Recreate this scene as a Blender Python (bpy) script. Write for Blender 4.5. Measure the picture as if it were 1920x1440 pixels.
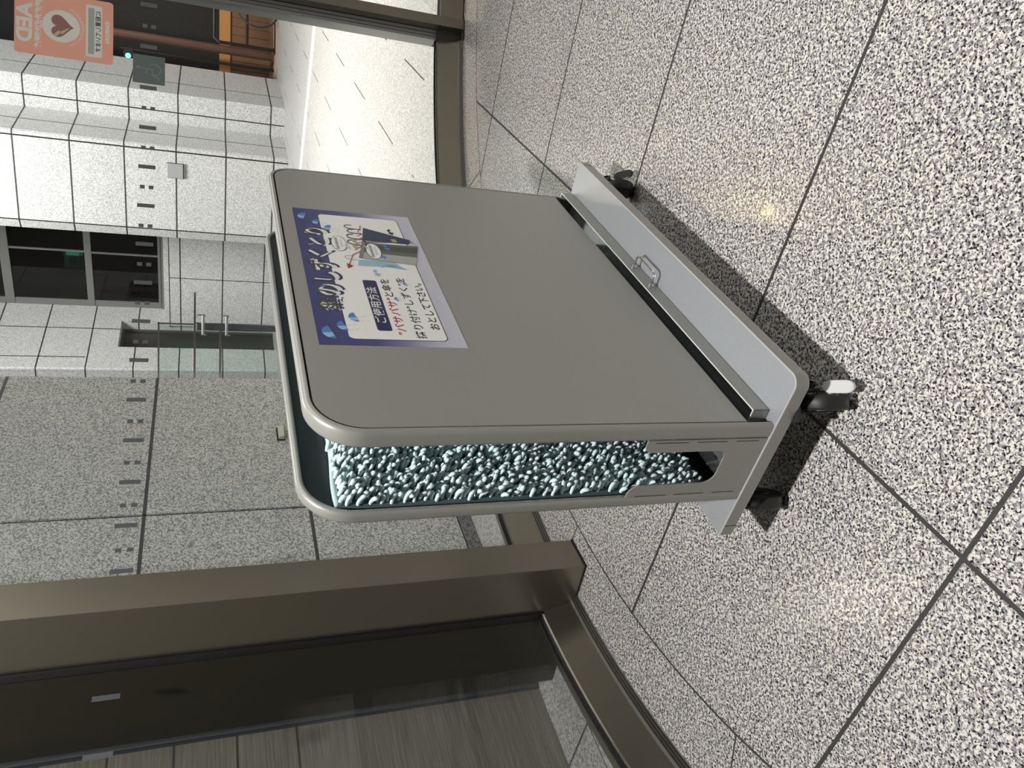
import bpy, bmesh, math, random
import numpy as np
from mathutils import Vector, Matrix
random.seed(7); rng = np.random.default_rng(7)
for o in list(bpy.data.objects): bpy.data.objects.remove(o)
SC = bpy.context.scene; COL = SC.collection

# ---------------------------------------------------------------- camera
CAM_H = 1.11; PITCH = 0.3803; ROLL = 0.0055
_U = Vector((0, math.sin(PITCH), math.cos(PITCH))); _X = Vector((1, 0, 0))
_R = math.cos(ROLL)*_X + math.sin(ROLL)*_U; _V = -math.sin(ROLL)*_X + math.cos(ROLL)*_U
_F = Vector((0, math.cos(PITCH), -math.sin(PITCH)))
cd = bpy.data.cameras.new('camera'); cam = bpy.data.objects.new('camera', cd); COL.objects.link(cam)
cd.sensor_width = 36; cd.sensor_fit = 'HORIZONTAL'; cd.lens = 36*1431.2/1920; cd.clip_start = .02; cd.clip_end = 200
m = Matrix.Identity(4)
for i in range(3): m[i][0] = -_V[i]; m[i][1] = _R[i]; m[i][2] = -_F[i]
m[2][3] = CAM_H
cam.matrix_world = m; SC.camera = cam

# ---------------------------------------------------------------- world, exposure, lights
w = bpy.data.worlds.new('night'); SC.world = w; w.use_nodes = True
bg = w.node_tree.nodes['Background']; bg.inputs[0].default_value = (.85, .93, 1, 1); bg.inputs[1].default_value = .012
SC.view_settings.view_transform = 'Standard'; SC.view_settings.look = 'None'
SC.cycles.caustics_reflective = False; SC.cycles.caustics_refractive = False
SC.view_settings.exposure = 0; SC.view_settings.gamma = 1; SC.view_settings.use_curve_mapping = False
def area(name, loc, size, power, col=(1, 1, 1), target=None, shape='DISK', size_y=None, spread=None):
    l = bpy.data.lights.new(name, 'AREA'); l.energy = power; l.color = col; l.shape = shape; l.size = size
    if size_y: l.size_y = size_y
    if spread: l.spread = math.radians(spread)
    o = bpy.data.objects.new(name, l); COL.objects.link(o); o.location = loc
    if target: o.rotation_euler = (Vector(target)-Vector(loc)).to_track_quat('-Z', 'Y').to_euler()
    return o
area('downlight_and_fill', (-.13, .58, 2.95), .15, 90, (1, .985, .95))
area('downlight_and_fill', (1.7, -.4, 2.95), .6, 3, (1, .98, .95))  # weak overhead fill, added without a known fitting
area('side_fill', (3.2, 1.0, 2.93), .45, 12, (1, .98, .95), target=(.4, 1.6, .4))  # added fill that brightens the front panel and column
area('downlight_and_fill', (2.9, 2.15, 2.93), .3, 17, (1, .97, .92))  # added to brighten the unseen wall that the column reflects
for P_ in ((.373, 1.31), (.635, 1.725), (.888, 2.111)): area('soffit_lamp', (P_[0]*4.06, P_[1]*4.06, 3.4), .11, 15, (1, .70, .36), spread=120)
area('soffit_and_fill_light', (9.5, 9.5, 5.0), 2.0, 250, (1, .99, .97), target=(4.4, 12.6, 2.0))  # added outdoor fill for the return faces of the pier
area('soffit_and_fill_light', (3.0, 6.4, 5.5), 5.4, 285, (1, .99, .97), shape='RECTANGLE', size_y=3.6, spread=95)
area('soffit_and_fill_light', (2.0, 8.6, 7.6), 2.4, 330, (1, .99, .97), target=(2.6, 12.4, 1.5), shape='RECTANGLE', size_y=1.6, spread=110)
area('soffit_spot', (1.9, 11.0, 5.0), .3, 22, (1, .99, .97), target=(2.6, 12.2, 3.2))
area('soffit_and_fill_light', (.5, 6.2, 4.6), 0.8, 88, (.95, 1, .97), spread=140)
area('soffit_and_fill_light', (-1.9, 1.2, 3.4), 0.5, 4.5, (1, .95, .85), spread=130)

# ---------------------------------------------------------------- materials
MATS = {}
def mat(name, col, rough=.5, metal=0, spec=.5, emit=None, es=0, alpha=None, coat=0):
    if name in MATS: return MATS[name]
    m = bpy.data.materials.new(name); m.use_nodes = True; b = m.node_tree.nodes['Principled BSDF']
    b.inputs['Base Color'].default_value = (*col, 1); b.inputs['Roughness'].default_value = rough
    b.inputs['Metallic'].default_value = metal; b.inputs['Specular IOR Level'].default_value = spec
    b.inputs['Coat Weight'].default_value = coat
    if emit: b.inputs['Emission Color'].default_value = (*emit, 1); b.inputs['Emission Strength'].default_value = es
    MATS[name] = m; return m
class NT:
    """small node helper"""
    def __init__(s, m): s.t = m.node_tree; s.b = s.t.nodes.get('Principled BSDF')
    def n(s, typ, **kw):
        x = s.t.nodes.new(typ)
        for k, v in kw.items(): setattr(x, k, v)
        return x
    def link(s, a, b): s.t.links.new(a, b)
    def math(s, op, a, b=None, c=None):
        x = s.n('ShaderNodeMath', operation=op)
        for i, v in enumerate((a, b, c)):
            if v is None: continue
            if isinstance(v, (int, float)): x.inputs[i].default_value = v
            else: s.link(v, x.inputs[i])
        return x.outputs[0]
    def ramp(s, fac, stops, interp='LINEAR'):
        r = s.n('ShaderNodeValToRGB'); r.color_ramp.interpolation = interp
        e = r.color_ramp.elements
        while len(e) < len(stops): e.new(.5)
        for el, (p, c) in zip(e, stops): el.position = p; el.color = (*c, 1)
        s.link(fac, r.inputs[0]); return r.outputs[0]
    def mix(s, fac, a, b, typ='MIX'):
        x = s.n('ShaderNodeMix', data_type='RGBA', blend_type=typ)
        if isinstance(fac, (int, float)): x.inputs[0].default_value = fac
        else: s.link(fac, x.inputs[0])
        for i, v in ((6, a), (7, b)):
            if isinstance(v, tuple): x.inputs[i].default_value = (*v, 1)
            else: s.link(v, x.inputs[i])
        return x.outputs[2]
    def pos(s):
        g = s.n('ShaderNodeNewGeometry'); return g.outputs['Position']
    def xyz(s, v):
        x = s.n('ShaderNodeSeparateXYZ'); s.link(v, x.inputs[0]); return x.outputs
    def line(s, coord, period, off, width):
        """1 on joints: |((coord-off) mod period)| < width/2"""
        a = s.math('ADD', coord, -off + period/2 + 1000*period)
        a = s.math('MODULO', a, period); a = s.math('SUBTRACT', a, period/2); a = s.math('ABSOLUTE', a)
        return s.math('LESS_THAN', a, width/2)
GA = math.radians(57.1)            # direction of the paving grid
def speckle(nt, scale, stops, stretch=.0):
    p = nt.pos()
    nz = nt.n('ShaderNodeTexNoise'); nz.inputs['Scale'].default_value = scale*.55; nz.inputs['Detail'].default_value = 2
    nt.link(p, nz.inputs['Vector'])
    d = nt.n('ShaderNodeVectorMath', operation='SCALE'); d.inputs['Scale'].default_value = 1.2/scale
    nt.link(nz.outputs['Color'], d.inputs[0])
    ad = nt.n('ShaderNodeVectorMath', operation='ADD'); nt.link(p, ad.inputs[0]); nt.link(d.outputs[0], ad.inputs[1])
    v = nt.n('ShaderNodeTexVoronoi'); v.inputs['Scale'].default_value = scale; nt.link(ad.outputs[0], v.inputs['Vector'])
    sx = nt.n('ShaderNodeSeparateColor'); nt.link(v.outputs['Color'], sx.inputs[0])
    n2 = nt.n('ShaderNodeTexNoise'); n2.inputs['Scale'].default_value = scale*.5; n2.inputs['Detail'].default_value = 3
    nt.link(p, n2.inputs['Vector'])
    f = nt.math('ADD', nt.math('MULTIPLY', sx.outputs[0], .62), nt.math('MULTIPLY', nt.math('SUBTRACT', n2.outputs[0], .22), .72))
    return nt.ramp(f, stops), sx.outputs[1]
def grid_coords(nt):
    X = nt.xyz(nt.pos())
    s_ = nt.math('ADD', nt.math('MULTIPLY', X[0], math.cos(GA)), nt.math('MULTIPLY', X[1], math.sin(GA)))
    t_ = nt.math('ADD', nt.math('MULTIPLY', X[0], -math.sin(GA)), nt.math('MULTIPLY', X[1], math.cos(GA)))
    return X, s_, t_
CX, CY = 1.4556, .938               # centre of the curved glazing
def polar(nt, X):
    dx = nt.math('SUBTRACT', X[0], CX); dy = nt.math('SUBTRACT', X[1], CY)
    r = nt.math('SQRT', nt.math('ADD', nt.math('MULTIPLY', dx, dx), nt.math('MULTIPLY', dy, dy)))
    return r, nt.math('ARCTAN2', dy, dx)
def granite(nt, scale, dark, grey, light, warm, dlev=.40, glev=.47):
    """light crystalline ground with grey grains and small irregular dark flecks"""
    p = nt.pos()
    def noise(sc, det, dist=0.):
        n = nt.n('ShaderNodeTexNoise'); n.inputs['Scale'].default_value = sc; n.inputs['Detail'].default_value = det; n.inputs['Distortion'].default_value = dist
        nt.link(p, n.inputs['Vector']); return n.outputs[0]
    v = nt.n('ShaderNodeTexVoronoi'); v.inputs['Scale'].default_value = scale*.55; nt.link(p, v.inputs['Vector'])
    sx = nt.n('ShaderNodeSeparateColor'); nt.link(v.outputs['Color'], sx.inputs[0])
    base = nt.mix(sx.outputs[0], light, warm)
    g = nt.ramp(noise(scale*.62, 2, .4), [(glev-.07, (1, 1, 1)), (glev+.05, (0, 0, 0))])
    c = nt.mix(g, base, grey)
    d = nt.ramp(noise(scale, 1.5, .6), [(dlev-.05, (1, 1, 1)), (dlev+.04, (0, 0, 0))])
    return nt.mix(d, c, dark), sx.outputs[1]
def m_floor():
    m = mat('polished_granite', (.5, .5, .5), .2); nt = NT(m)
    c, k = granite(nt, 225, (.012, .012, .017), (.27, .258, .268), (.72, .705, .70), (.78, .74, .66), .438, .50)
    X, s_, t_ = grid_coords(nt); r, a = polar(nt, X)
    inner = nt.math('LESS_THAN', r, 2.29)
    j = nt.math('MAXIMUM', nt.line(s_, .645, .570, .0085), nt.line(t_, .97, .692, .0085))
    j = nt.math('MULTIPLY', j, inner)
    ring = nt.math('LESS_THAN', nt.math('ABSOLUTE', nt.math('SUBTRACT', r, 2.29)), .003)
    ra = nt.math('MULTIPLY', nt.line(a, math.radians(21.7), math.radians(103.1), .0022), nt.math('SUBTRACT', 1, inner))
    j = nt.math('MAXIMUM', j, nt.math('MAXIMUM', ring, ra))
    c = nt.mix(j, c, (.035, .032, .03)); nt.link(c, nt.b.inputs['Base Color'])
    ro = nt.math('ADD', nt.math('MULTIPLY', k, .10), nt.math('ADD', nt.math('MULTIPLY', j, .4), .20)); nt.link(ro, nt.b.inputs['Roughness'])
    nt.b.inputs['Coat Weight'].default_value = .06; nt.b.inputs['Coat Roughness'].default_value = .07
    return m
def m_plaza():
    m = mat('plaza_granite', (.6, .6, .6), .45); nt = NT(m)
    c, k = speckle(nt, 190, [(0, (.17, .17, .17)), (.34, (.22, .22, .22)), (.46, (.33, .325, .315)), (.6, (.42, .415, .40)), (1, (.52, .515, .50))])
    X, s_, t_ = grid_coords(nt)
    # short alternating joints of the plaza paving (basket pattern)
    row = nt.math('FLOOR', nt.math('DIVIDE', nt.math('ADD', t_, -1.355+.265+530), .53))
    par = nt.math('MODULO', row, 2)                      # alternate rows shift by half a period
    off = nt.math('MULTIPLY', par, .575)
    ss = nt.math('MODULO', nt.math('ADD', nt.math('ADD', s_, -4.955+1150), off), 1.15)
    on = nt.math('LESS_THAN', ss, .55)
    far = nt.math('GREATER_THAN', s_, 4.3)
    bj = nt.math('MULTIPLY', nt.math('MULTIPLY', nt.line(t_, .53, 1.355, .010), on), far)
    nj = nt.math('MULTIPLY', nt.line(s_, .645, .570, .008), nt.math('LESS_THAN', s_, 1.5))
    nj2 = nt.math('MULTIPLY', nt.line(t_, .97, 2.05, .006), nt.math('LESS_THAN', s_, 3.2))
    j = nt.math('MAXIMUM', bj, nt.math('MAXIMUM', nj, nj2))
    c = nt.mix(j, c, (.05, .05, .05)); nt.link(c, nt.b.inputs['Base Color'])
    return m
def m_stone(name, scale, stops, zper, zoff, jw, base=None, rough=.5):
    m = mat(name, (.5, .5, .5), rough); nt = NT(m)
    c, k = speckle(nt, scale, stops)
    n = nt.n('ShaderNodeTexNoise'); n.inputs['Scale'].default_value = 2.2; nt.link(nt.pos(), n.inputs['Vector'])
    c = nt.mix(nt.math('MULTIPLY', n.outputs[0], .12), c, (.25, .25, .24), 'MIX')
    X = nt.xyz(nt.pos())
    j = nt.line(X[2], zper, zoff, jw)
    if base: c = nt.mix(nt.math('LESS_THAN', X[2], base), c, (.10, .10, .10))
    c = nt.mix(j, c, (.03, .03, .03)); nt.link(c, nt.b.inputs['Base Color'])
    return m
WS = [(0, (.34, .34, .34)), (.36, (.42, .42, .415)), (.52, (.60, .60, .585)), (.75, (.71, .705, .69)), (1, (.77, .765, .75))]
GS = [(0, (.12, .12, .12)), (.34, (.21, .21, .21)), (.46, (.41, .415, .40)), (.58, (.55, .555, .54)), (.8, (.68, .685, .66)), (1, (.76, .76, .74))]
M_FLOOR = m_floor(); M_PLAZA = m_plaza()
M_WSTONE = m_stone('white_granite_cladding', 105, WS, .667, .20, .020)
M_GSTONE = m_stone('grey_granite_cladding', 210, GS, .645, .695, .014)
M_SKIRT = m_stone('dark_granite', 150, [(0, (.03, .03, .03)), (.4, (.07, .07, .07)), (.5, (.15, .15, .148)), (1, (.24, .24, .235))], 9, .0635, .007)
def m_travertine():
    m = mat('beige_travertine', (.3, .28, .24), .5); nt = NT(m)
    mp = nt.n('ShaderNodeMapping'); mp.inputs['Scale'].default_value = (2, 2, 70); nt.link(nt.pos(), mp.inputs[0])
    n = nt.n('ShaderNodeTexNoise'); n.inputs['Scale'].default_value = 2.5; n.inputs['Detail'].default_value = 6; nt.link(mp.outputs[0], n.inputs['Vector'])
    c = nt.ramp(n.outputs[0], [(.3, (.125, .115, .09)), (.55, (.18, .165, .135)), (.75, (.235, .22, .185))])
    X = nt.xyz(nt.pos())
    up = nt.math('GREATER_THAN', X[2], .68)
    c = nt.mix(nt.math('MULTIPLY', nt.line(X[2], .178, .84, .007), up), c, (.05, .05, .045))
    nt.link(c, nt.b.inputs['Base Color']); return m
M_TRAV = m_travertine()
def m_paint(name, col, rough, metal, flake=.0, bump=.0):
    m = mat(name, col, rough, metal); nt = NT(m)
    n = nt.n('ShaderNodeTexNoise'); n.inputs['Scale'].default_value = 900; n.inputs['Detail'].default_value = 1
    tc = nt.n('ShaderNodeTexCoord'); nt.link(tc.outputs['Object'], n.inputs['Vector'])
    c = nt.mix(nt.math('MULTIPLY', n.outputs[0], flake), col, tuple(min(1, x*1.9) for x in col)); nt.link(c, nt.b.inputs['Base Color'])
    if bump:
        bp = nt.n('ShaderNodeBump'); bp.inputs['Strength'].default_value = bump; bp.inputs['Distance'].default_value = .0004
        nt.link(n.outputs[0], bp.inputs['Height']); nt.link(bp.outputs[0], nt.b.inputs['Normal'])
    return m
M_BODY = m_paint('grey_metallic_paint', (.30, .298, .276), .36, .28, .30, .15)
M_BASE = m_paint('silver_metallic_paint', (.36, .38, .405), .34, .45, .5, .25)
M_INNER = mat('dark_teal_paint', (.022, .030, .033), .35)
M_DARK = mat('black_gap', (.004, .004, .004), .8)
M_RIM = mat('bright_steel_edge', (.75, .76, .76), .2, 1)
M_CHROME = mat('chrome', (.82, .82, .82), .12, 1)
M_BLACKP = mat('black_plastic', (.008, .008, .009), .35)
M_RUBBER = mat('black_rubber', (.016, .016, .017), .5)
M_WHITEP = mat('white_plastic', (.68, .69, .69), .4)
M_MOP = mat('pale_teal_chenille', (.60, .74, .76), .95, spec=.15)
M_HEM = mat('teal_cloth', (.40, .53, .54), .95, spec=.1)
def m_bronze(name, col, rough, metal=.6):
    m = mat(name, col, rough, metal); nt = NT(m)
    mp = nt.n('ShaderNodeMapping'); mp.inputs['Scale'].default_value = (8, 8, 260); nt.link(nt.pos(), mp.inputs[0])
    n = nt.n('ShaderNodeTexNoise'); n.inputs['Scale'].default_value = 1.5; nt.link(mp.outputs[0], n.inputs['Vector'])
    nt.link(nt.math('ADD', nt.math('MULTIPLY', n.outputs[0], .06), rough-.03), nt.b.inputs['Roughness'])
    return m
M_BRONZE = m_bronze('brushed_bronze', (.27, .245, .20), .30, .9)
M_BRONZE2 = m_bronze('dark_bronze', (.04, .035, .026), .34, .4)
M_STEEL = m_bronze('brushed_steel', (.34, .34, .325), .34, .8)
M_GASKET = mat('black_gasket', (.004, .004, .004), .5)
def m_glass(name, tint=(1, 1, 1), ior=1.45):
    m = bpy.data.materials.new(name); m.use_nodes = True; t = m.node_tree; t.nodes.clear()
    o = t.nodes.new('ShaderNodeOutputMaterial'); mx = t.nodes.new('ShaderNodeMixShader'); f = t.nodes.new('ShaderNodeFresnel')
    tr = t.nodes.new('ShaderNodeBsdfTransparent'); g = t.nodes.new('ShaderNodeBsdfGlossy')
    f.inputs['IOR'].default_value = ior; tr.inputs[0].default_value = (*tint, 1); g.inputs['Roughness'].default_value = 0
    t.links.new(f.outputs[0], mx.inputs[0]); t.links.new(tr.outputs[0], mx.inputs[1]); t.links.new(g.outputs[0], mx.inputs[2])
    t.links.new(mx.outputs[0], o.inputs[0]); MATS[name] = m; return m
M_GLASS = m_glass('clear_glass', (.975, .985, .98), 1.22)
M_GREENGL = m_glass('green_tinted_glass', (.90, .955, .925), 1.4)
M_DARKGL = mat('dark_window_glass', (.006, .007, .007), .04, spec=.5)

# ---------------------------------------------------------------- mesh helpers
class MB:
    def __init__(s): s.v = []; s.f = []; s.mi = []; s.cur = 0; s.sm = []; s.smooth = False
    def add(s, vs, fs):
        b = len(s.v); s.v += [tuple(x) for x in vs]
        for f in fs: s.f.append(tuple(b+i for i in f)); s.mi.append(s.cur); s.sm.append(s.smooth)
        return s
    def box(s, x0, x1, y0, y1, z0, z1):
        return s.add([(x0, y0, z0), (x1, y0, z0), (x1, y1, z0), (x0, y1, z0), (x0, y0, z1), (x1, y0, z1), (x1, y1, z1), (x0, y1, z1)],
                     [(0, 3, 2, 1), (4, 5, 6, 7), (0, 1, 5, 4), (1, 2, 6, 5), (2, 3, 7, 6), (3, 0, 4, 7)])
    def prism(s, poly, z0, z1, fn=None):
        """poly of (a,b) extruded z0..z1; fn maps (a,b,c) to xyz"""
        fn = fn or (lambda a, b, c: (a, b, c)); n = len(poly)
        vs = [fn(a, b, z0) for a, b in poly]+[fn(a, b, z1) for a, b in poly]
        fs = [tuple(range(n))[::-1], tuple(range(n, 2*n))]+[(i, (i+1) % n, n+(i+1) % n, n+i) for i in range(n)]
        return s.add(vs, fs)
    def flat(s, poly, fn): return s.add([fn(a, b) for a, b in poly], [tuple(range(len(poly)))])
    def tube(s, pts, r, seg=10, cap=True):
        pts = [Vector(p) for p in pts]; vs = []; fs = []; prev = None
        rr = r if isinstance(r, (list, tuple)) else [r]*len(pts)
        for i, p in enumerate(pts):
            t = ((pts[min(i+1, len(pts)-1)]-pts[max(i-1, 0)])).normalized()
            if prev is None: n = t.orthogonal().normalized()
            else: n = (prev-t*prev.dot(t)).normalized()
            prev = n; b = t.cross(n)
            for k in range(seg):
                a = 2*math.pi*k/seg; vs.append(p+(n*math.cos(a)+b*math.sin(a))*rr[i])
        for i in range(len(pts)-1):
            for k in range(seg): fs.append((i*seg+k, i*seg+(k+1) % seg, (i+1)*seg+(k+1) % seg, (i+1)*seg+k))
        if cap: fs += [tuple(range(seg))[::-1], tuple(range((len(pts)-1)*seg, len(pts)*seg))]
        return s.add(vs, fs)
    def lathe(s, prof, origin, axis, seg=32):
        """prof of (radius, height along axis)"""
        o = Vector(origin); t = Vector(axis).normalized(); n = t.orthogonal().normalized(); b = t.cross(n); vs = []; fs = []
        for r, h in prof:
            for k in range(seg):
                a = 2*math.pi*k/seg; vs.append(o+t*h+(n*math.cos(a)+b*math.sin(a))*r)
        m_ = len(prof)
        for i in range(m_-1):
            for k in range(seg): fs.append((i*seg+k, i*seg+(k+1) % seg, (i+1)*seg+(k+1) % seg, (i+1)*seg+k))
        fs += [tuple(range(seg))[::-1], tuple(range((m_-1)*seg, m_*seg))]
        return s.add(vs, fs)
    def build(s, name, mats, parent=None, bevel=0, smooth_angle=None):
        me = bpy.data.meshes.new(name); me.from_pydata(s.v, [], s.f)
        if not isinstance(mats, (list, tuple)): mats = [mats]
        for m_ in mats: me.materials.append(m_)
        me.polygons.foreach_set('material_index', s.mi)
        me.polygons.foreach_set('use_smooth', s.sm)
        bm = bmesh.new(); bm.from_mesh(me); bmesh.ops.recalc_face_normals(bm, faces=bm.faces); bm.to_mesh(me); bm.free()
        me.update()
        o = bpy.data.objects.new(name, me); COL.objects.link(o)
        if parent: o.parent = parent
        if bevel:
            b = o.modifiers.new('bevel', 'BEVEL'); b.width = bevel; b.segments = 2; b.limit_method = 'ANGLE'; b.angle_limit = math.radians(40)
        return o
def tag(o, label=None, cat=None, group=None, kind=None):
    if label: o['label'] = label
    if cat: o['category'] = cat
    if group: o['group'] = group
    if kind: o['kind'] = kind
    return o
def empty(name, loc=(0, 0, 0), rz=0):
    o = bpy.data.objects.new(name, None); COL.objects.link(o); o.location = loc; o.rotation_euler = (0, 0, rz); o.empty_display_size = .1
    return o
def text_mesh(body, size, align='CENTER', bold=0., squeeze=1.):
    c = bpy.data.curves.new('t', 'FONT'); c.body = body; c.size = size; c.align_x = align; c.align_y = 'CENTER'; c.offset = bold; c.resolution_u = 4
    o = bpy.data.objects.new('t', c); COL.objects.link(o); bpy.context.view_layer.update()
    me = bpy.data.meshes.new_from_object(o.evaluated_get(bpy.context.evaluated_depsgraph_get()))
    vs = [(v.co.x*squeeze, v.co.y) for v in me.vertices]; fs = [tuple(p.vertices) for p in me.polygons]
    bpy.data.objects.remove(o); bpy.data.curves.remove(c); bpy.data.meshes.remove(me)
    return vs, fs
def rrect(x0, x1, y0, y1, r, n=6):
    """rounded rectangle; r = one radius or four (bl, br, tr, tl)"""
    rs = r if isinstance(r, (list, tuple)) else [r]*4; out = []
    for (cx, cy, a0), q in zip(((x0, y0, 180), (x1, y0, 270), (x1, y1, 0), (x0, y1, 90)), rs):
        sx = 1 if cx == x0 else -1; sy = 1 if cy == y0 else -1
        if q < 1e-6: out.append((cx, cy)); continue
        for k in range(n+1):
            a = math.radians(a0+90*k/n); out.append((cx+sx*q+q*math.cos(a), cy+sy*q+q*math.sin(a)))
    return out
def circle(cx, cy, rx, ry=None, n=28, a0=0, a1=360):
    ry = ry or rx
    full = abs(a1-a0-360) < 1e-6
    return [(cx+rx*math.cos(math.radians(a0+(a1-a0)*k/(n if full else n-1))), cy+ry*math.sin(math.radians(a0+(a1-a0)*k/(n if full else n-1)))) for k in range(n)]
def stroke(pts, w):
    """flat ribbon polygon along a 2D path"""
    L = []; R = []
    for i, p in enumerate(pts):
        a = pts[max(i-1, 0)]; b = pts[min(i+1, len(pts)-1)]
        dx, dy = b[0]-a[0], b[1]-a[1]; l = math.hypot(dx, dy) or 1
        nx, ny = -dy/l*w/2, dx/l*w/2; L.append((p[0]+nx, p[1]+ny)); R.append((p[0]-nx, p[1]-ny))
    return L, R
def smooth(pts, n=5):
    q = [pts[0]]+list(pts)+[pts[-1]]; out = []
    for i in range(1, len(q)-2):
        a, b, c, d = q[i-1], q[i], q[i+1], q[i+2]
        for k in range(n):
            t = k/n; out.append(tuple(.5*(2*b[j]+(c[j]-a[j])*t+(2*a[j]-5*b[j]+4*c[j]-d[j])*t*t+(3*b[j]-a[j]-3*c[j]+d[j])*t**3) for j in (0, 1)))
    return out+[pts[-1]]
def add_stroke(mb, pts, w, fn):
    L, R = stroke(pts, w); n = len(pts)
    mb.add([fn(*p) for p in L]+[fn(*p) for p in R], [(i, i+1, n+i+1, n+i) for i in range(n-1)])

# ---------------------------------------------------------------- curved glazing geometry
def cyl(deg, r, z): a = math.radians(deg); return (CX+r*math.cos(a), CY+r*math.sin(a), z)
def ring(mb, a0, a1, prof, closed=True, step=1.0):
    """sweep (r,z) profile round the glazing circle; prof items may carry a material index"""
    n = max(1, int(math.ceil(abs(a1-a0)/step))); k = len(prof); vs = []
    for i in range(n+1):
        d = a0+(a1-a0)*i/n
        vs += [cyl(d, p[0], p[1]) for p in prof]
    for j in range(k if closed else k-1):
        mb.cur = prof[j][2] if len(prof[j]) > 2 else 0
        j2 = (j+1) % k
        mb.add([], []); b = len(mb.v)
        mb.v += [vs[i*k+j] for i in range(n+1)]+[vs[i*k+j2] for i in range(n+1)]
        for i in range(n): mb.f.append((b+i, b+i+1, b+n+1+i+1, b+n+1+i)); mb.mi.append(mb.cur); mb.sm.append(False)
    if closed:
        mb.cur = 0
        mb.add(vs[:k], [tuple(range(k))]); mb.add(vs[n*k:], [tuple(range(k))])
def radial_box(mb, a0, a1, r0, r1, z0, z1):
    p = [cyl(a0, r0, 0)[:2], cyl(a1, r0, 0)[:2], cyl(a1, r1, 0)[:2], cyl(a0, r1, 0)[:2]]
    mb.prism(p, z0, z1)
GTOP = 3.2; RG = 2.555

# floors
o = MB(); o.add([(0, 0, 0)]*0, [])
b = MB(); b.flat(circle(CX, CY, 2.60, n=128), lambda x, y: (x, y, 0)); b.flat([(-9, -7), (9, -7), (9, CY-2.2), (-9, CY-2.2)], lambda x, y: (x, y, -.001))
tag(b.build('floor', M_FLOOR), 'polished speckled granite floor inside the curved glass', kind='structure')
b = MB(); b.flat([(-14, -4), (34, -4), (34, 40), (-14, 40)], lambda x, y: (x, y, -.004))
tag(b.build('floor_outside', M_PLAZA), 'pale granite plaza paving outside the glass', kind='structure')
b = MB(); b.prism(circle(CX, CY, 2.62, n=96), 3.0, 3.1); b.box(-7, 9, -7, CY-2.0, 3.0, 3.1)
tag(b.build('ceiling', mat('white_ceiling', (.75, .75, .73), .8)), 'flat white ceiling over the glazed bay', kind='structure')
b = MB(); b.box(-7, 9, -7.1, -7, 0, 3.0)
tag(b.build('wall_inside', mat('lobby_wall', (.45, .44, .42), .6)), 'pale lobby wall behind the viewer', kind='structure')

b = MB(); ring(b, -50, 51.6, [(2.48, 0), (2.48, 3.0), (2.62, 3.0), (2.62, 0)], step=3)  # unseen wall added for the column to reflect; also blocks plaza spill
tag(b.build('reflector_wall', mat('reflector_white', (.80, .78, .74), .7)), 'unseen white curved wall added right of the glass door as a reflector', kind='structure')
# windows: curved panes with their sills and safety markers
M_MARK = mat('grey_marker_film', (.085, .095, .098), .6)
def marker(par, deg, z, hz, hd):
    mb = MB(); r = RG-.0052
    mb.add([cyl(deg-hd, r, z-hz), cyl(deg+hd, r, z-hz), cyl(deg+hd, r, z+hz), cyl(deg-hd, r, z+hz)], [(0, 1, 2, 3)])
    return mb.build('safety_marker', M_MARK, par)
SILL = [(2.476, 0, 0), (2.476, .005, 4), (2.482, .006, 0), (2.482, .010, 4), (2.489, .011, 0), (2.489, .015, 4), (2.496, .016, 0), (2.506, .019, 1), (2.536, .109, 2), (2.541, .113, 3), (2.5545, .117, 3), (2.5545, .122, 3), (2.556, .122, 1), (2.60, .11, 1), (2.60, 0, 1)]
SMATS = [M_STEEL, M_BRONZE, M_CHROME, M_GASKET, M_BRONZE2]
def window(name, a0, a1, label, rects, squares, sill=SILL):
    w_ = empty(name, cyl((a0+a1)/2, RG, 0)); tag(w_, label, kind='structure')
    inv = Matrix.Translation(-Vector(w_.location))
    parts = []
    mb = MB(); ring(mb, a0, a1, [(RG-.005, .118), (RG-.005, GTOP), (RG+.005, GTOP), (RG+.005, .118)]); mb.sm = [True]*len(mb.sm)
    g = mb.build('glass_pane', M_GLASS, w_)
    mb = MB(); ring(mb, a0, a1, sill); s_ = mb.build('sill', SMATS, w_)
    mb = MB(); ring(mb, a0, a1, [(2.50, 2.9), (2.50, 3.0), (2.61, 3.0), (2.61, 2.9)]); h = mb.build('head_frame', M_BRONZE, w_)
    parts = [g, s_, h]
    for d in rects: parts.append(marker(w_, d, 1.340, .0315, .19))
    for d in squares: parts += [marker(w_, d, 1.3545, .0088, .18), marker(w_, d, 1.3225, .0088, .18)]
    for p in parts: p.data.transform(inv)
    return w_
window('window_1', 86.40, 146.6, 'large curved glass pane between the steel mullion and the bronze column',
       [87.73+3.881*k for k in range(15)], [89.70+3.892*k for k in range(15) if k != 1])
window('window_2', 149.35, 196, 'curved glass pane left of the bronze column', [151.705+3.86*k for k in range(5)], [])
DSILL = [(2.480, .007, 1), (2.516, .104, 2), (2.522, .108, 3), (2.5545, .110, 3), (2.556, .110, 1), (2.60, .10, 1), (2.60, .007, 3)]
window('door_1', 52, 84.40, 'glass door leaf right of the steel mullion', [84.0-3.88*k-.15 for k in range(1, 5)], [], DSILL)
# mullion
b = MB(); b.cur = 0; radial_box(b, 84.36, 85.36, 2.470, 2.62, 0, GTOP)
b.cur = 1
for a in (85.40, 85.77, 86.12): radial_box(b, a, a+.31, 2.532, 2.62, .10, GTOP)
b.cur = 2; radial_box(b, 85.3, 86.40, 2.545, 2.615, .05, GTOP); radial_box(b, 84.33, 86.5, 2.466, 2.49, 0, .004)
b.cur = 3; radial_box(b, 85.36, 86.45, 2.506, 2.62, 0, .118)
tag(b.build('trim_1', [M_BRONZE, M_STEEL, M_DARK, M_BRONZE2], bevel=.0012), 'grooved steel mullion between the glass door and the curved pane', kind='structure')
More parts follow.
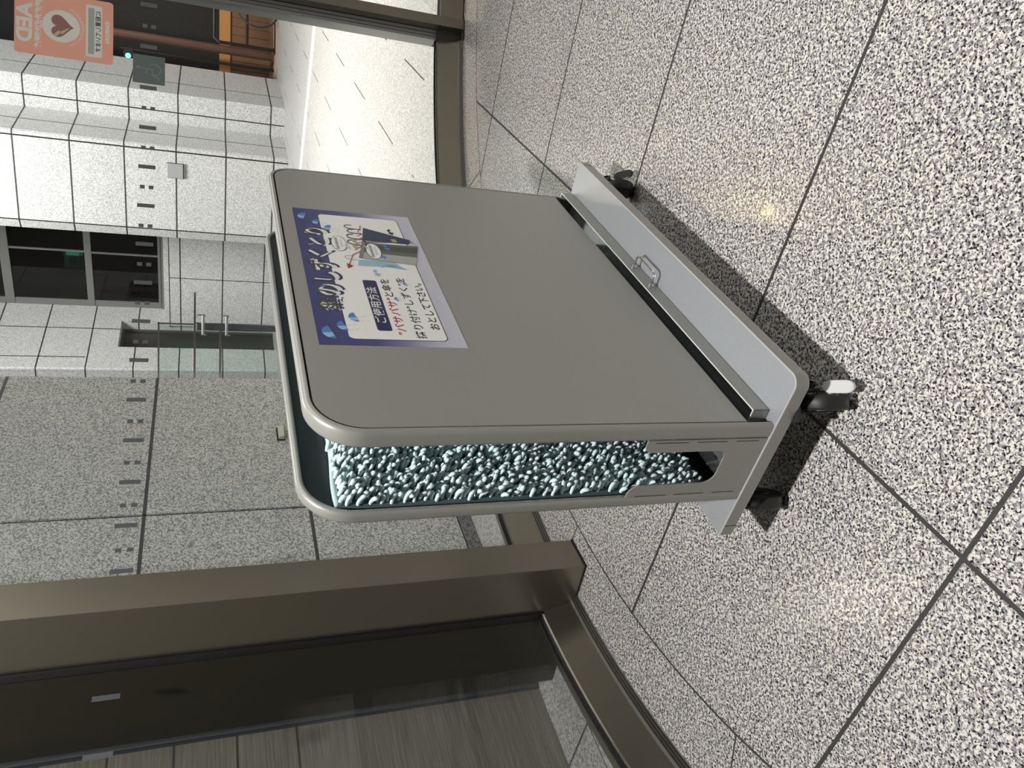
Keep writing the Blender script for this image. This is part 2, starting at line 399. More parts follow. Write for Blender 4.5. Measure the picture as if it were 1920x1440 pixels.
# column inside
b = MB(); radial_box(b, 146.52, 149.42, 2.353, 2.562, .007, GTOP); b.cur = 1; radial_box(b, 146.47, 149.46, 2.350, 2.55, 0, .007); radial_box(b, 149.40, 149.62, 2.535, 2.562, .1, GTOP)
tag(b.build('trim_2', [M_BRONZE, M_GASKET], bevel=.0012), 'tall bronze metal column standing beside the umbrella stand', kind='structure')
# outer half of the column beyond the glass
b = MB(); radial_box(b, 147.2, 149.62, 2.566, 2.866, .092, GTOP+.4); b.cur = 1; radial_box(b, 147.3, 149.55, 2.602, 2.872, -.004, .092)
tag(b.build('trim_3', [M_BRONZE2, M_BRONZE2], bevel=.001), 'dark bronze outer fin of the column, seen through the left pane', kind='structure')

# ---------------------------------------------------------------- walls outside
WD = Vector((math.cos(GA), math.sin(GA))); WN = Vector((-WD.y, WD.x))
def wl(s_, t_): v = Vector((-.66, 3.18))+WD*s_+WN*t_; return (v.x, v.y)
# grey granite wall close to the glass
b = MB(); e = .007
for s0, s1 in ((-.78, .235-e), (.235+e, 1.255)): b.prism([wl(s0, 0), wl(s1, 0), wl(s1, .55), wl(s0, .55)], .067, 5.5)
b.cur = 1; b.prism([wl(-.78, .008), wl(1.24, .008), wl(1.24, .5), wl(-.78, .5)], .05, 5.5)
b.cur = 2; b.prism([wl(-.78, .004), wl(1.25, .004), wl(1.25, .5), wl(-.78, .5)], -.004, .060)
tag(b.build('wall_left', [M_GSTONE, M_DARK, M_SKIRT]), 'grey granite clad wall just outside the curved pane', kind='structure')
b = MB(); b.prism([wl(-2.9, 0), wl(-.797, 0), wl(-.797, .5), wl(-2.9, .5)], -.004, 5.5)
tag(b.build('wall_far_left', M_TRAV), 'beige streaked stone wall seen through the left pane', kind='structure')
b = MB(); b.prism([wl(-.800, -.004), wl(-.66, -.004), wl(-.66, .4), wl(-.800, .4)], -.004, 5.4)
for k in range(4): b.prism([wl(-.795+.034*k, -.012), wl(-.772+.034*k, -.012), wl(-.772+.034*k, .1), wl(-.795+.034*k, .1)], -.004, 5.4)
tag(b.build('trim_4', mat('blue_grey_metal', (.075, .083, .092), .4, .4)), 'blue grey metal strip between the beige and grey walls', kind='structure')
# little fitting on the grey wall
fit = empty('wall_fitting', (*wl(.76, 0), .765)); fit.rotation_euler = (0, 0, GA)
tag(fit, 'small beige fitting with a dark backplate on the grey granite wall', 'fitting')
b = MB(); b.prism([(-.045, -.026), (.04, -.026), (.04, 0), (-.045, 0)], 0, .026, lambda x, y, z: (x, y+.010*z/.026 if y < -.01 else y, z)); b.build('housing', mat('beige_plastic', (.42, .40, .33), .5), fit, bevel=.002)
b = MB(); b.box(-.052, .05, -.004, 0, -.004, .034); b.build('backplate', M_BLACKP, fit)

# white granite pier (right), plan taken along its faces
PIER = [(2.95, 13.75), (2.16, 12.47), (2.24, 12.36), (2.255, 12.352), (3.27, 11.882), (3.288, 11.874), (3.325, 11.862), (3.36, 11.885), (3.375, 11.91),
        (3.61, 12.235), (3.622, 12.252), (3.905, 12.645), (4.045, 12.555), (4.06, 12.548), (4.255, 12.452), (4.30, 12.452), (4.325, 12.485), (4.62, 12.90), (4.632, 12.917), (5.25, 13.80)]
JOINTS = {2, 4, 9, 12, 17}         # narrow slivers that are open vertical joints
b = MB()
for i in range(len(PIER)-1):
    p, q = PIER[i], PIER[i+1]; b.cur = 1 if i in JOINTS else 0
    b.add([(*p, -.004), (*q, -.004), (*q, 7), (*p, 7)], [(0, 1, 2, 3)])
b.cur = 0; b.add([(*PIER[-1], -.004), (5.6, 16, -.004), (5.6, 16, 7), (*PIER[-1], 7)], [(0, 1, 2, 3)])
b.add([(5.6, 16, -.004), (3.6, 16, -.004), (3.6, 16, 7), (5.6, 16, 7)], [(0, 1, 2, 3)]); b.add([(3.6, 16, -.004), (*PIER[0], -.004), (*PIER[0], 7), (3.6, 16, 7)], [(0, 1, 2, 3)])
n = len(PIER); b.add([(*p, 7) for p in PIER]+[(5.6, 16, 7), (3.6, 16, 7)], [tuple(range(n+2))])
tag(b.build('wall_right', [M_WSTONE, M_DARK]), 'white granite pier with stepped rounded ribs across the plaza', kind='structure')

pq = empty('wall_plaque', (3.038, 11.984, 1.55), math.radians(-24.85)); tag(pq, 'small square steel plaque on the front of the white granite pier', 'plaque')
b = MB(); b.box(-.1, .1, -.032, 0, -.105, .105); b.build('steel_plate', mat('mirror_steel', (.50, .51, .51), .3, .35), pq, bevel=.004)
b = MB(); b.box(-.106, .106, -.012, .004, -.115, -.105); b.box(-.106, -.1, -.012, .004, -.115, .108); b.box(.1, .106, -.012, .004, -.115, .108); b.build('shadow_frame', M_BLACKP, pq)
# side wall of the recess with a narrow doorway
def rc(s_, t_=0): v = Vector((.20, 13.45))+Vector((.616, .788))*s_+Vector((-.788, .616))*t_; return (v.x, v.y)
DN0, DN1 = .60, 1.37; DTOP = 2.46
b = MB()
b.cur = 0
b.prism([rc(0, .03), rc(.03, 0), rc(DN0), rc(DN0, .45), rc(0, .6)], -.004, 7)
b.prism([rc(DN1), rc(1.95), rc(1.95, .45), rc(DN1, .45)], -.004, 7)
b.prism([rc(DN0), rc(DN1), rc(DN1, .45), rc(DN0, .45)], DTOP, 7)
FR = [(-1.6, 14.55), (.055, 13.545), (.07, 13.537), (.19, 13.463)]
for i in range(3):
    b.cur = 1 if i == 1 else 0
    b.add([(*FR[i], -.004), (*FR[i+1], -.004), (*FR[i+1], 7), (*FR[i], 7)], [(0, 1, 2, 3)])
b.cur = 1
for s_ in (.30, 1.60):
    if s_ < DN0: b.prism([rc(s_, -.004), rc(s_+.015, -.004), rc(s_+.015, .01), rc(s_, .01)], 2.9, 7)
    else: b.prism([rc(s_-.5, -.004), rc(s_-.485, -.004), rc(s_-.485, .01), rc(s_-.5, .01)], DTOP, 7)
tag(b.build('wall_recess_side', [M_WSTONE, M_DARK]), 'white granite side wall of the recess with a narrow doorway', kind='structure')
d = empty('door_2', (*rc((DN0+DN1)/2, .22), 0), math.atan2(.788, .616)); tag(d, 'narrow dark door set into the recess side wall', kind='structure')
hw = (DN1-DN0)/2
b = MB(); b.box(-hw, hw, -.02, .02, 0, DTOP); b.build('door_leaf', mat('dark_brown_door', (.028, .026, .022), .35), d)
b = MB(); b.box(-hw, -hw+.04, -.05, -.02, 0, DTOP); b.box(hw-.04, hw, -.05, -.02, 0, DTOP); b.box(-hw, hw, -.05, -.02, DTOP-.04, DTOP); b.build('door_frame', mat('grey_frame', (.07, .07, .068), .4), d)

# parapet and window of the recess
BD = Vector((.842, -.539))
def bk(s_, d_, o0): v = Vector(o0)+BD*s_+Vector((.539, .842))*d_; return (v.x, v.y)
P0 = (1.02, 14.50)
b = MB(); e = .008
b.prism([bk(-.05, 0, P0), bk(.86, 0, P0), bk(.86, .5, P0), bk(-.05, .5, P0)], -.004, 1.70)
b.prism([bk(.876, 0, P0), bk(2.3, 0, P0), bk(2.3, .5, P0), bk(.876, .5, P0)], -.004, 1.70)
b.cur = 1; b.prism([bk(-.05, .01, P0), bk(2.3, .01, P0), bk(2.3, .49, P0), bk(-.05, .49, P0)], -.004, 1.69); b.prism([bk(-.05, .012, P0), bk(2.3, .012, P0), bk(2.3, .4, P0), bk(-.05, .4, P0)], 1.69, 1.712)
b.cur = 0; b.prism([bk(-.05, -.01, P0), bk(2.3, -.01, P0), bk(2.3, .5, P0), bk(-.05, .5, P0)], 1.712, 1.79)
tag(b.build('wall_back', [M_WSTONE, M_DARK]), 'low white granite wall below the dark recess window', kind='structure')
W0 = (1.33, 14.86)
wn = empty('window_3', (*W0, 1.8), math.atan2(BD.y, BD.x)); tag(wn, 'dark window with grey metal frame in the white granite recess', kind='structure')
M_FRAME = mat('grey_aluminium', (.20, .20, .19), .45, .3)
b = MB()
b.box(-.02, 2.1, -.04, .06, 0, .05); b.box(-.02, .09, -.02, .06, 0, 4); b.box(0, 2.1, -.03, .05, .06, .10)
b.box(0, 2.1, -.03, .04, 1.10, 1.20); b.box(0, 2.1, -.03, .04, 2.27, 2.40)
b.box(.955, .985, -.02, .03, .1, 1.15); b.box(.965, .995, -.02, .03, 1.15, 2.3)
b.build('window_frame', M_FRAME, wn)
b = MB(); b.box(.05, 2.1, .0, .01, .1, 4); b.build('glass_pane', m_glass('tinted_glass', (.35, .36, .36), 1.4), wn)
b = MB(); b.box(-.2, 2.05, 1.1, 1.12, 0, 4.5); b.box(-.2, 2.05, .1, 1.1, 0, .02); b.box(-.2, -.18, .1, 1.1, 0, 4.5)
b.build('dark_room', mat('unlit_room', (.03, .026, .022), .6), wn)
b = MB(); b.box(1.05, 2.0, 1.02, 1.08, .30, 1.0); b.build('wood_rail', mat('reddish_wood', (.16, .06, .035), .5), wn)
# green lit notice behind the glass
sg = empty('exit_sign', (2.05, 14.53, 3.19), math.atan2(BD.y, BD.x)); tag(sg, 'small green lit notice hanging behind the dark recess window', 'sign')
b = MB(); b.box(-.165, .165, 0, .02, -.15, .135); b.build('board', mat('dim_green_board', (.10, .16, .13), .5, emit=(.10, .20, .15), es=.45), sg)
b = MB(); b.box(.06, .16, -.006, -.001, -.145, .10); b.build('lit_corner', mat('green_glow', (.05, .3, .2), .5, emit=(.08, .50, .33), es=1.7), sg)
b = MB()
for x0, x1, z0, z1 in ((-.11, .02, .035, .05), (-.11, .02, -.04, -.025), (-.11, -.095, -.04, .05), (.005, .02, -.04, .05), (-.055, -.04, -.08, .05), (-.13, .11, -.115, -.10), (-.10, .12, -.135, -.125)):
    b.box(x0, x1, -.010, -.006, z0, z1)
b.build('dark_characters', mat('dark_green_ink', (.01, .03, .022), .6), sg)
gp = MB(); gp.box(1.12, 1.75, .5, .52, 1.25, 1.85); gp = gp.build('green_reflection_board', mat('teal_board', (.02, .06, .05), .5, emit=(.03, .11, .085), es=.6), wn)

# freestanding glass screen with post
gs = empty('glass_screen', (.55, 7.7, 0)); tag(gs, 'greenish glass screen with a steel post in front of the recess', 'screen')
for (z0, z1) in ((.05, .985), (1.01, 1.205), (1.24, 1.52)):
    b = MB(); b.box(-1.3, -.02, -.006, .006, z0, z1); b.build('glass_sheet', M_GREENGL, gs)
b = MB(); b.box(-1.3, -.0, -.012, .012, 1.515, 1.53); b.box(-.018, -.004, -.012, .012, 1.22, 1.53); b.build('edge_channel', M_CHROME, gs)
b = MB(); b.box(-1.3, .288, -.010, .010, 1.208, 1.226); b.build('long_rail', M_CHROME, gs)
b = MB(); b.box(-1.3, -.05, -.012, .012, .985, 1.005); b.build('lower_rail', M_CHROME, gs)
b = MB(); b.box(-.058, -.004, -.025, .025, 0, 1.20); b.build('post', M_INNER, gs, bevel=.004)
b = MB(); b.box(-.008, .006, -.02, .02, .02, 1.205); b.box(-.066, -.060, -.02, .02, .02, 1.205); b.build('post_edge', M_CHROME, gs)
for z in (1.165, .96):
    b = MB(); b.tube([(.075, -.06, z+.03), (.075, -.06, z-.03), (.065, -.06, z-.04)], .007); b.tube([(.07, -.06, z-.02), (-.11, -.05, z-.02)], .013); b.tube([(-.11, -.06, z+.0), (-.11, -.06, z-.05)], .006)
    b.build('pull_handle', mat('satin_grey_metal', (.16, .17, .16), .5, .4), gs)

# white strip on the plaza
b = MB()
A0, A1 = Vector((6.6, 6.1)), Vector((1.35, 11.5)); dv = (A1-A0).normalized(); nv = Vector((-dv.y, dv.x))*-.17
N_ = 13
for i in range(N_):
    p = A0+(A1-A0)*(i/N_); q = A0+(A1-A0)*((i+1)/N_-.003)
    b.prism([tuple(p), tuple(q), tuple(q+nv), tuple(p+nv)][::1], -.004, .006)
tag(b.build('trim_5', mat('white_stone_strip', (.86, .86, .85), .5)), 'white stone strip crossing the plaza', kind='structure')

# dark street beyond the pier
b = MB()
for i in range(34):
    x0 = 5.3+i*.16; b.box(x0, x0+.152, 15.0, 15.06, 0, .86)
b.cur = 1; b.box(5.2, 11, 15.06, 15.1, 0, 5.5)
b.cur = 2; b.box(5.2, 11, 14.97, 15.0, .74, .93)
b.cur = 0; b.box(5.2, 11, 14.9, 15.06, -.004, .05)
tag(b.build('wall_street', [mat('brown_timber', (.15, .075, .032), .6), mat('night_wall', (.006, .006, .006), .9), mat('amber_timber', (.42, .20, .06), .5)]), 'brown timber fence with an amber rail on the dark street', kind='structure')
area('fence_lamp', (7.2, 13.4, 2.6), .3, 15, (1, .62, .3), target=(7.2, 15, .5))
b = MB(); b.box(5.45, 11, 13.85, 14.5, -.004, .006)
tag(b.build('trim_6', mat('pinkish_paving', (.40, .29, .25), .6)), 'pinkish paving band at the far side of the plaza', kind='structure')
M_BLK = mat('black_metal', (.008, .008, .008), .4, .3)
def rack(x, y, label):
    r = empty('bicycle_rack', (x, y, 0)); tag(r, label, 'bike rack', 'dark racks by the timber fence')
    b = MB(); b.tube([(-.42, 0, 0), (-.42, 0, .95), (-.36, 0, 1.02), (.36, 0, 1.02), (.42, 0, .95), (.42, 0, 0)], .028); b.build('hoop', M_BLK, r)
    b = MB(); b.tube([(-.42, 0, .48), (.42, 0, .48)], .022); b.build('crossbar', M_BLK, r)
    b = MB(); b.box(-.48, .48, -.06, .06, -.004, .02); b.build('foot_plate', M_BLK, r)
rack(6.35, 14.25, 'dark hoop rack by the timber fence, nearer the pier'); rack(7.35, 14.2, 'dark hoop rack by the timber fence, nearer the mullion')
def bicycle(x, y, rz, label):
    r = empty('bicycle', (x, y, 0), rz); tag(r, label, 'bicycle')
    for sx in (-.52, .52):
        b = MB(); b.smooth = True
        b.tube([(sx+.33*math.cos(a), 0, .34+.33*math.sin(a)) for a in [2*math.pi*k/28 for k in range(29)]], .016, 8)
        for k in range(10):
            a = math.pi*k/5; b.tube([(sx, 0, .34), (sx+.32*math.cos(a), 0, .34+.32*math.sin(a))], .002, 4)
        b.build('wheel', M_RUBBER, r)
    b = MB(); P = lambda *l: [(u, 0, v) for u, v in l]
    for q in (P((-.52, .34), (-.05, .32)), P((-.05, .32), (-.2, .82)), P((-.2, .78), (-.52, .34)), P((-.05, .32), (.36, .72)), P((-.18, .74), (.36, .8)), P((.33, .95), (.52, .34))): b.tube(q, .018)
    b.build('frame', M_BLK, r)
    b = MB(); b.tube([(.28, -.25, 1.0), (.33, -.1, 1.0), (.33, .1, 1.0), (.28, .25, 1.0)], .014); b.build('handlebar', M_BLK, r)
    b = MB(); b.tube([(-.32, 0, .88), (-.2, 0, .89), (-.08, 0, .88)], [.06, .05, .02]); b.tube([(-.2, 0, .8), (-.2, 0, .88)], .014); b.build('saddle', M_RUBBER, r)
    b = MB(); b.tube([(.45, -.14, .78), (.45, .14, .78), (.68, .14, .78), (.68, -.14, .78), (.45, -.14, .78)], .012); b.box(.45, .68, -.14, .14, .72, .74); b.build('front_basket', M_BLK, r)
bicycle(6.85, 13.72, .15, 'dark bicycle parked in front of the hoop racks by the timber fence')
bicycle(8.75, 14.0, 2.9, 'dark bicycle parked right of the hoop racks')
for i, x in enumerate((6.0, 7.75)):
    p = MB(); p.tube([(0, 0, 0), (0, 0, 3.6)], .075, 12); p.box(-.12, .12, -.12, .12, 0, .04)
    o_ = p.build('street_post', mat('brown_post', (.09, .04, .022), .6)); o_.location = (x, 14.72, 0)
    tag(o_, ['brown street post closest to the granite pier', 'brown street post farther from the granite pier'][i], 'post', 'brown posts at the street')
# distant traffic signal
ts = empty('traffic_signal', (5.56, 14.55, 0)); tag(ts, 'slim dark signal pole with a green light just beyond the granite pier', 'signal light')
b = MB(); b.tube([(.12, 0, 0), (.12, 0, 2.5)], .022); b.build('pole', M_BLK, ts)
b = MB(); b.box(-.10, .14, -.03, .03, 2.30, 2.46); b.build('signal_box', M_BLK, ts, bevel=.008)
b = MB(); b.lathe([(.042, 0), (.042, .015)], (0, -.04, 2.385), (0, 1, 0), 20); b.build('green_lens', mat('green_signal', (.1, .8, .6), .3, emit=(.10, 1, .75), es=4), ts)
sl = empty('street_lamp', (6.95, 14.9, 0)); tag(sl, 'thin street lamp with a small white light at the fence', 'lamp')
b = MB(); b.tube([(0, 0, 0), (0, 0, 1.62)], .02); b.build('pole', M_BLK, sl)
b = MB(); b.smooth = True; b.lathe([(.01, 0), (.03, .015), (.03, .045), (.01, .06)], (0, 0, 1.6), (0, 0, 1), 12); b.build('bulb', mat('white_bulb', (.9, .9, .9), .3, emit=(1, .95, .85), es=3), sl)

# ---------------------------------------------------------------- stickers on the glass
class Decal:
    """flat artwork in metres wrapped on the outside of the curved pane; x to the right as read from outside"""
    def __init__(s, deg0, z0, r=RG+.0062): s.d0 = deg0; s.z0 = z0; s.r = r
    def fn(s, lay):
        return lambda x, y: cyl(s.d0+math.degrees(x/s.r), s.r-lay*.0002, s.z0+y)
    def slab(s, mb, poly, lay, sub=8):
        f = s.fn(lay); cx = sum(p[0] for p in poly)/len(poly); cy = sum(p[1] for p in poly)/len(poly); n = len(poly)
        if n > 9: mb.add([f(*p) for p in poly]+[f(cx, cy)], [(i, (i+1) % n, n) for i in range(n)])
        else: mb.flat(poly, f)
aed = Decal(88.02, 1.472); AW = .2545; AH = .345
ae = empty('aed_sticker', cyl(90.9, RG+.0062, 1.64)); tag(ae, 'pink defibrillator notice with a heart, stuck on the outside of the curved pane', 'sticker')
AINV = Matrix.Translation(-Vector(ae.location))
def dpart(name, mb, mt, par, inv): o_ = mb.build(name, mt, par); o_.data.transform(inv); return o_
def strips(dec, mb, x0, x1, y0, y1, lay, r=0):
    P = rrect(x0, x1, y0, y1, r, 5) if r else [(x0, y0), (x1, y0), (x1, y1), (x0, y1)]
    # clip into vertical strips so it follows the curve
    n_ = 10; f = dec.fn(lay)
    for i in range(n_):
        a = x0+(x1-x0)*i/n_; c_ = x0+(x1-x0)*(i+1)/n_
        def ext(x):
            d_ = 0
            if r:
                u = min(x-x0, x1-x)
                if u < r: d_ = r-math.sqrt(max(0, r*r-(r-u)**2))
            return y0+d_, y1-d_
        ya, yb = ext(a), ext(c_)
        if i == 0 and r: # extra slices at the rounded ends
            xs = [a+(c_-a)*k/6 for k in range(7)]
        elif i == n_-1 and r: xs = [a+(c_-a)*k/6 for k in range(7)]
        else: xs = [a, c_]
        for p_, q_ in zip(xs[:-1], xs[1:]):
            (pa, pb), (qa, qb) = ext(p_), ext(q_); mb.add([f(p_, pa), f(q_, qa), f(q_, qb), f(p_, pb)], [(0, 1, 2, 3)])
def dtext(dec, mb, body, size, cx, cy, lay, bold=0, squeeze=1, width=None):
    vs, fs = text_mesh(body, size, bold=bold, squeeze=squeeze)
    if width:
        a = min(v[0] for v in vs); w_ = max(v[0] for v in vs)-a; k = width/w_; vs = [((x-a-w_/2)*k, y) for x, y in vs]
    f = dec.fn(lay); mb.add([f(cx+x, cy+y) for x, y in vs], fs)
def film(name, col, tr=.22):
    m = mat(name, col, .6); t = m.node_tree; b = t.nodes['Principled BSDF']; o = t.nodes['Material Output']
    x = t.nodes.new('ShaderNodeMixShader'); q = t.nodes.new('ShaderNodeBsdfTranslucent'); q.inputs[0].default_value = (*col, 1); x.inputs[0].default_value = tr
    t.links.new(b.outputs[0], x.inputs[1]); t.links.new(q.outputs[0], x.inputs[2]); t.links.new(x.outputs[0], o.inputs[0]); return m
M_PINK = film('salmon_film', (.62, .29, .22)); M_WFILM = film('white_film', (.80, .82, .79)); M_CRIM = film('dusky_red_film', (.36, .16, .145))
M_YEL = film('pale_yellow_film', (.62, .58, .25)); M_GRYINK = film('dark_grey_ink', (.07, .075, .075)); M_GRYFILM = film('grey_film', (.45, .48, .45))
b = MB(); strips(aed, b, 0, AW, 0, AH, 0, .012); dpart('sheet', b, M_PINK, ae, AINV)
cxm = AW/2
b = MB(); dtext(aed, b, 'AED', .072, cxm+.003, .309, 1, bold=.0028, width=.158); dpart('large_letters', b, M_WFILM, ae, AINV)
b = MB(); dtext(aed, b, '自動体外式除細動器', .026, cxm, .262, 1, bold=.0009, width=.206); dpart('name_line', b, M_WFILM, ae, AINV)
b = MB(); aed.slab(b, circle(cxm, .185, .064, .066, 36), 1); dpart('white_disc', b, M_WFILM, ae, AINV)
heart = []
for k in range(40):
    t_ = 2*math.pi*k/40; heart.append((cxm-.0+.0028*16*math.sin(t_)**3, .186+.0028*(13*math.cos(t_)-5*math.cos(2*t_)-2*math.cos(3*t_)-math.cos(4*t_))))
b = MB(); aed.slab(b, heart, 2); dpart('heart', b, M_CRIM, ae, AINV)
b = MB(); X0 = cxm+.014
aed.slab(b, [(X0+.022, .212), (X0+.002, .192), (X0+.010, .190), (X0-.012, .160), (X0-.008, .158), (X0+.018, .182), (X0+.012, .186), (X0+.030, .204)], 3); dpart('lightning_bolt', b, M_YEL, ae, AINV)
b = MB(); txt = 'Automated External Defibrillator'; f = aed.fn(1)
for i, ch in enumerate(txt):
    if ch == ' ': continue
    a = math.radians(205+130*i/(len(txt)-1)); vs, fs = text_mesh(ch, .013)
    ca, sa = math.cos(a+math.pi/2), math.sin(a+math.pi/2); px, py = cxm+.079*math.cos(a), .187+.079*math.sin(a)
    b.add([f(px+x*ca-y*sa, py+x*sa+y*ca) for x, y in vs], fs)
dpart('arched_line', b, M_WFILM, ae, AINV)
b = MB(); strips(aed, b, .022, AW-.022, .040, .098, 1, .005); dpart('caption_box', b, M_WFILM, ae, AINV)
b = MB(); strips(aed, b, .034, AW-.034, .068, .090, 2); dpart('place_strip', b, M_GRYFILM, ae, AINV)
b = MB(); dtext(aed, b, 'に設置しています', .0215, cxm, .053, 2, bold=.0005, width=.165); dpart('caption_text', b, M_GRYINK, ae, AINV)
b = MB(); dtext(aed, b, 'OMRON', .020, cxm-.004, .020, 1, bold=.0009, width=.088); dpart('maker_line', b, M_WFILM, ae, AINV)
wh = Decal(92.31, 1.2785); ww = .1205
we = empty('wheelchair_sticker', cyl(93.6, RG+.0062, 1.34)); tag(we, 'square grey wheelchair symbol sticker on the curved pane below the pink notice', 'sticker')
WINV = Matrix.Translation(-Vector(we.location))
b = MB(); strips(wh, b, 0, ww, 0, .1205, 0); dpart('square_film', b, mat('blue_grey_film', (.10, .125, .125), .6), we, WINV)
b = MB(); f = wh.fn(1); k = ww/100
def wp(l): return [(x*k, y*k) for x, y in l]
add_stroke(b, wp([(48+20*math.cos(math.radians(a)), 34+20*math.sin(math.radians(a))) for a in range(-215, 22, 12)]), .0046, f)
add_stroke(b, wp([(46, 76), (47, 58), (49, 40), (68, 39), (78, 18), (86, 21)]), .0052, f)
add_stroke(b, wp([(47, 58), (66, 57)]), .0046, f)
wh.slab(b, wp(circle(45, 84, 6, 6, 16)), 1)
dpart('wheelchair_symbol', b, mat('pale_grey_film', (.17, .20, .195), .6), we, WINV)

# ---------------------------------------------------------------- umbrella stand
TH = 0.95032
ST = empty('umbrella_dryer_stand', (.0096, 1.0537, 0), TH)
tag(ST, 'grey wheeled umbrella drip remover with a blue instruction poster on its front', 'umbrella stand')
L, D, ZT, ZB, TOP = 1.0556, .3863, .146, .115, .9755
# base plate
b = MB(); b.prism(rrect(0, L, 0, D, [.024, .002, .002, .002], 8), ZB, ZT)
b.mi[1] = 1
base = b.build('base_plate', [M_BODY, M_BASE, mat('edge_highlight_silver', (.78, .79, .80), .28, .6)], ST, bevel=.0028)  # paler bevel colour paints a highlight along the plate edge
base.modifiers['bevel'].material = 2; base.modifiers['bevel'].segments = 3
for nm, bx in (('corner_seam', (-.0004, .003, D-.0275, D-.0262, ZB+.001, ZT-.002)), ('corner_seam', (L-.0275, L-.0262, -.0004, .003, ZB+.001, ZT-.002))):
    b = MB(); b.box(*bx); b.build(nm, M_DARK, base)
# side panels: swept rounded edge frame plus inset sheet
def outline(x0, x1, z0, z1, rn, rf, n_=12):
    """open path from bottom-near up and round to bottom-far, with outward normals"""
    P = [((x0, z0), (-1, 0)), ((x0, (z0+z1)/2), (-1, 0))]
    for k in range(n_+1):
        a = math.radians(180-90*k/n_); P.append(((x0+rn+rn*math.cos(a), z1-rn+rn*math.sin(a)), (math.cos(a), math.sin(a))))
    for k in range(n_+1):
        a = math.radians(90-90*k/n_); P.append(((x1-rf+rf*math.cos(a), z1-rf+rf*math.sin(a)), (math.cos(a), math.sin(a))))
    P += [((x1, (z0+z1)/2), (1, 0)), ((x1, z0), (1, 0))]
    return P
def inset(path, d_): return [(p[0]-n_[0]*d_, p[1]-n_[1]*d_) for p, n_ in path]
def sweep_frame(mb, path, prof):
    rows = [[(x, y, z) for x, z in inset(path, d_)] for d_, y in prof]; n_ = len(path); k = len(prof)
    base_ = [p for r in rows for p in r]; fs = []
    for j in range(k):
        j2 = (j+1) % k
        for i in range(n_-1): fs.append((j*n_+i, j*n_+i+1, j2*n_+i+1, j2*n_+i))
    fs += [tuple(j*n_ for j in range(k)), tuple(j*n_+n_-1 for j in range(k))]
    mb.add(base_, fs)
X0_, X1_ = .0025, 1.048
pth = outline(X0_, X1_, ZT, TOP, .088, .066)
b = MB(); b.smooth = True
sweep_frame(b, pth, [(.0102, .1030), (.0060, .1032), (.0028, .1045), (.0008, .1072), (0, .111), (0, .127), (.0008, .1308), (.0028, .1335), (.006, .1348), (.0125, .135), (.0102, .1045)])
front = b.build('front_panel', M_BODY, ST)
md = front.modifiers.new('edge', 'EDGE_SPLIT'); md.split_angle = math.radians(50)
def sheet(name, par, pin, y0, y1, z0, mats, faces_inner):
    pl = [(x, max(z, z0)) for x, z in inset(pth, pin)]
    mb = MB(); n_ = len(pl)
    vs = [(x, y0, z) for x, z in pl]+[(x, y1, z) for x, z in pl]
    mb.cur = 0; mb.add(vs, [tuple(range(n_))[::-1]])
    mb.cur = faces_inner; mb.add(vs, [tuple(range(n_, 2*n_))]); mb.cur = 0
    mb.add(vs, [(i, (i+1) % n_, n_+(i+1) % n_, n_+i) for i in range(n_)])
    return mb.build(name, mats, par)
sheet('front_sheet', front, .0137, .1033, .1335, .200, [M_BODY, M_INNER], 1)
b = MB(); pl = [(x, max(z, .201)) for x, z in inset(pth, .009)]; b.prism(pl, .112, .128, lambda x, z, y: (x, y, z)); b.build('groove_backing', M_DARK, front)
b = MB(); b.smooth = True
sweep_frame(b, pth, [(.0105, .2920), (.0060, .2918), (.0028, .2905), (.0008, .2880), (0, .285), (0, .276), (.0006, .2725), (.002, .2700), (.0045, .2685), (.0085, .2680), (.0105, .2690), (.0110, .2780)])
back = b.build('back_panel', M_BODY, ST)
md = back.modifiers.new('edge', 'EDGE_SPLIT'); md.split_angle = math.radians(50)
sheet('back_sheet', back, .0100, .2905, .2765, ZT, [M_BODY, M_INNER], 1)
# end plate with its U notch, both ends
def arc(cx, cz, r, a0, a1, n_=6): return [(cx+r*math.cos(math.radians(a0+(a1-a0)*k/n_)), cz+r*math.sin(math.radians(a0+(a1-a0)*k/n_))) for k in range(n_+1)]
notch = [(.134, ZT), (.134, .402), (.148, .402)]+arc(.149, .388, .012, 80, 0)[1:]+[(.161, .247)]+arc(.180, .245, .019, 180, 270)+arc(.216, .249, .023, 270, 360)+[(.239, .378)]+arc(.262, .380, .023, 180, 95)+[(.268, .403), (.268, ZT)]
for xx in (.0030, X1_-.0035):
    b = MB(); b.prism(notch, xx, xx+.0025, lambda y, z, x: (x, y, z)); ep = b.build('end_plate', M_BODY, ST)
    for (y, dy) in ((.1385, .0012), (.2645, .0012)):
        for z0, z1 in ((.165, .215), (.235, .30), (.318, .385)): b = MB(); b.box(xx-.0004, xx+.003, y, y+dy, z0, z1); b.build('weld_slot', M_DARK, ep)
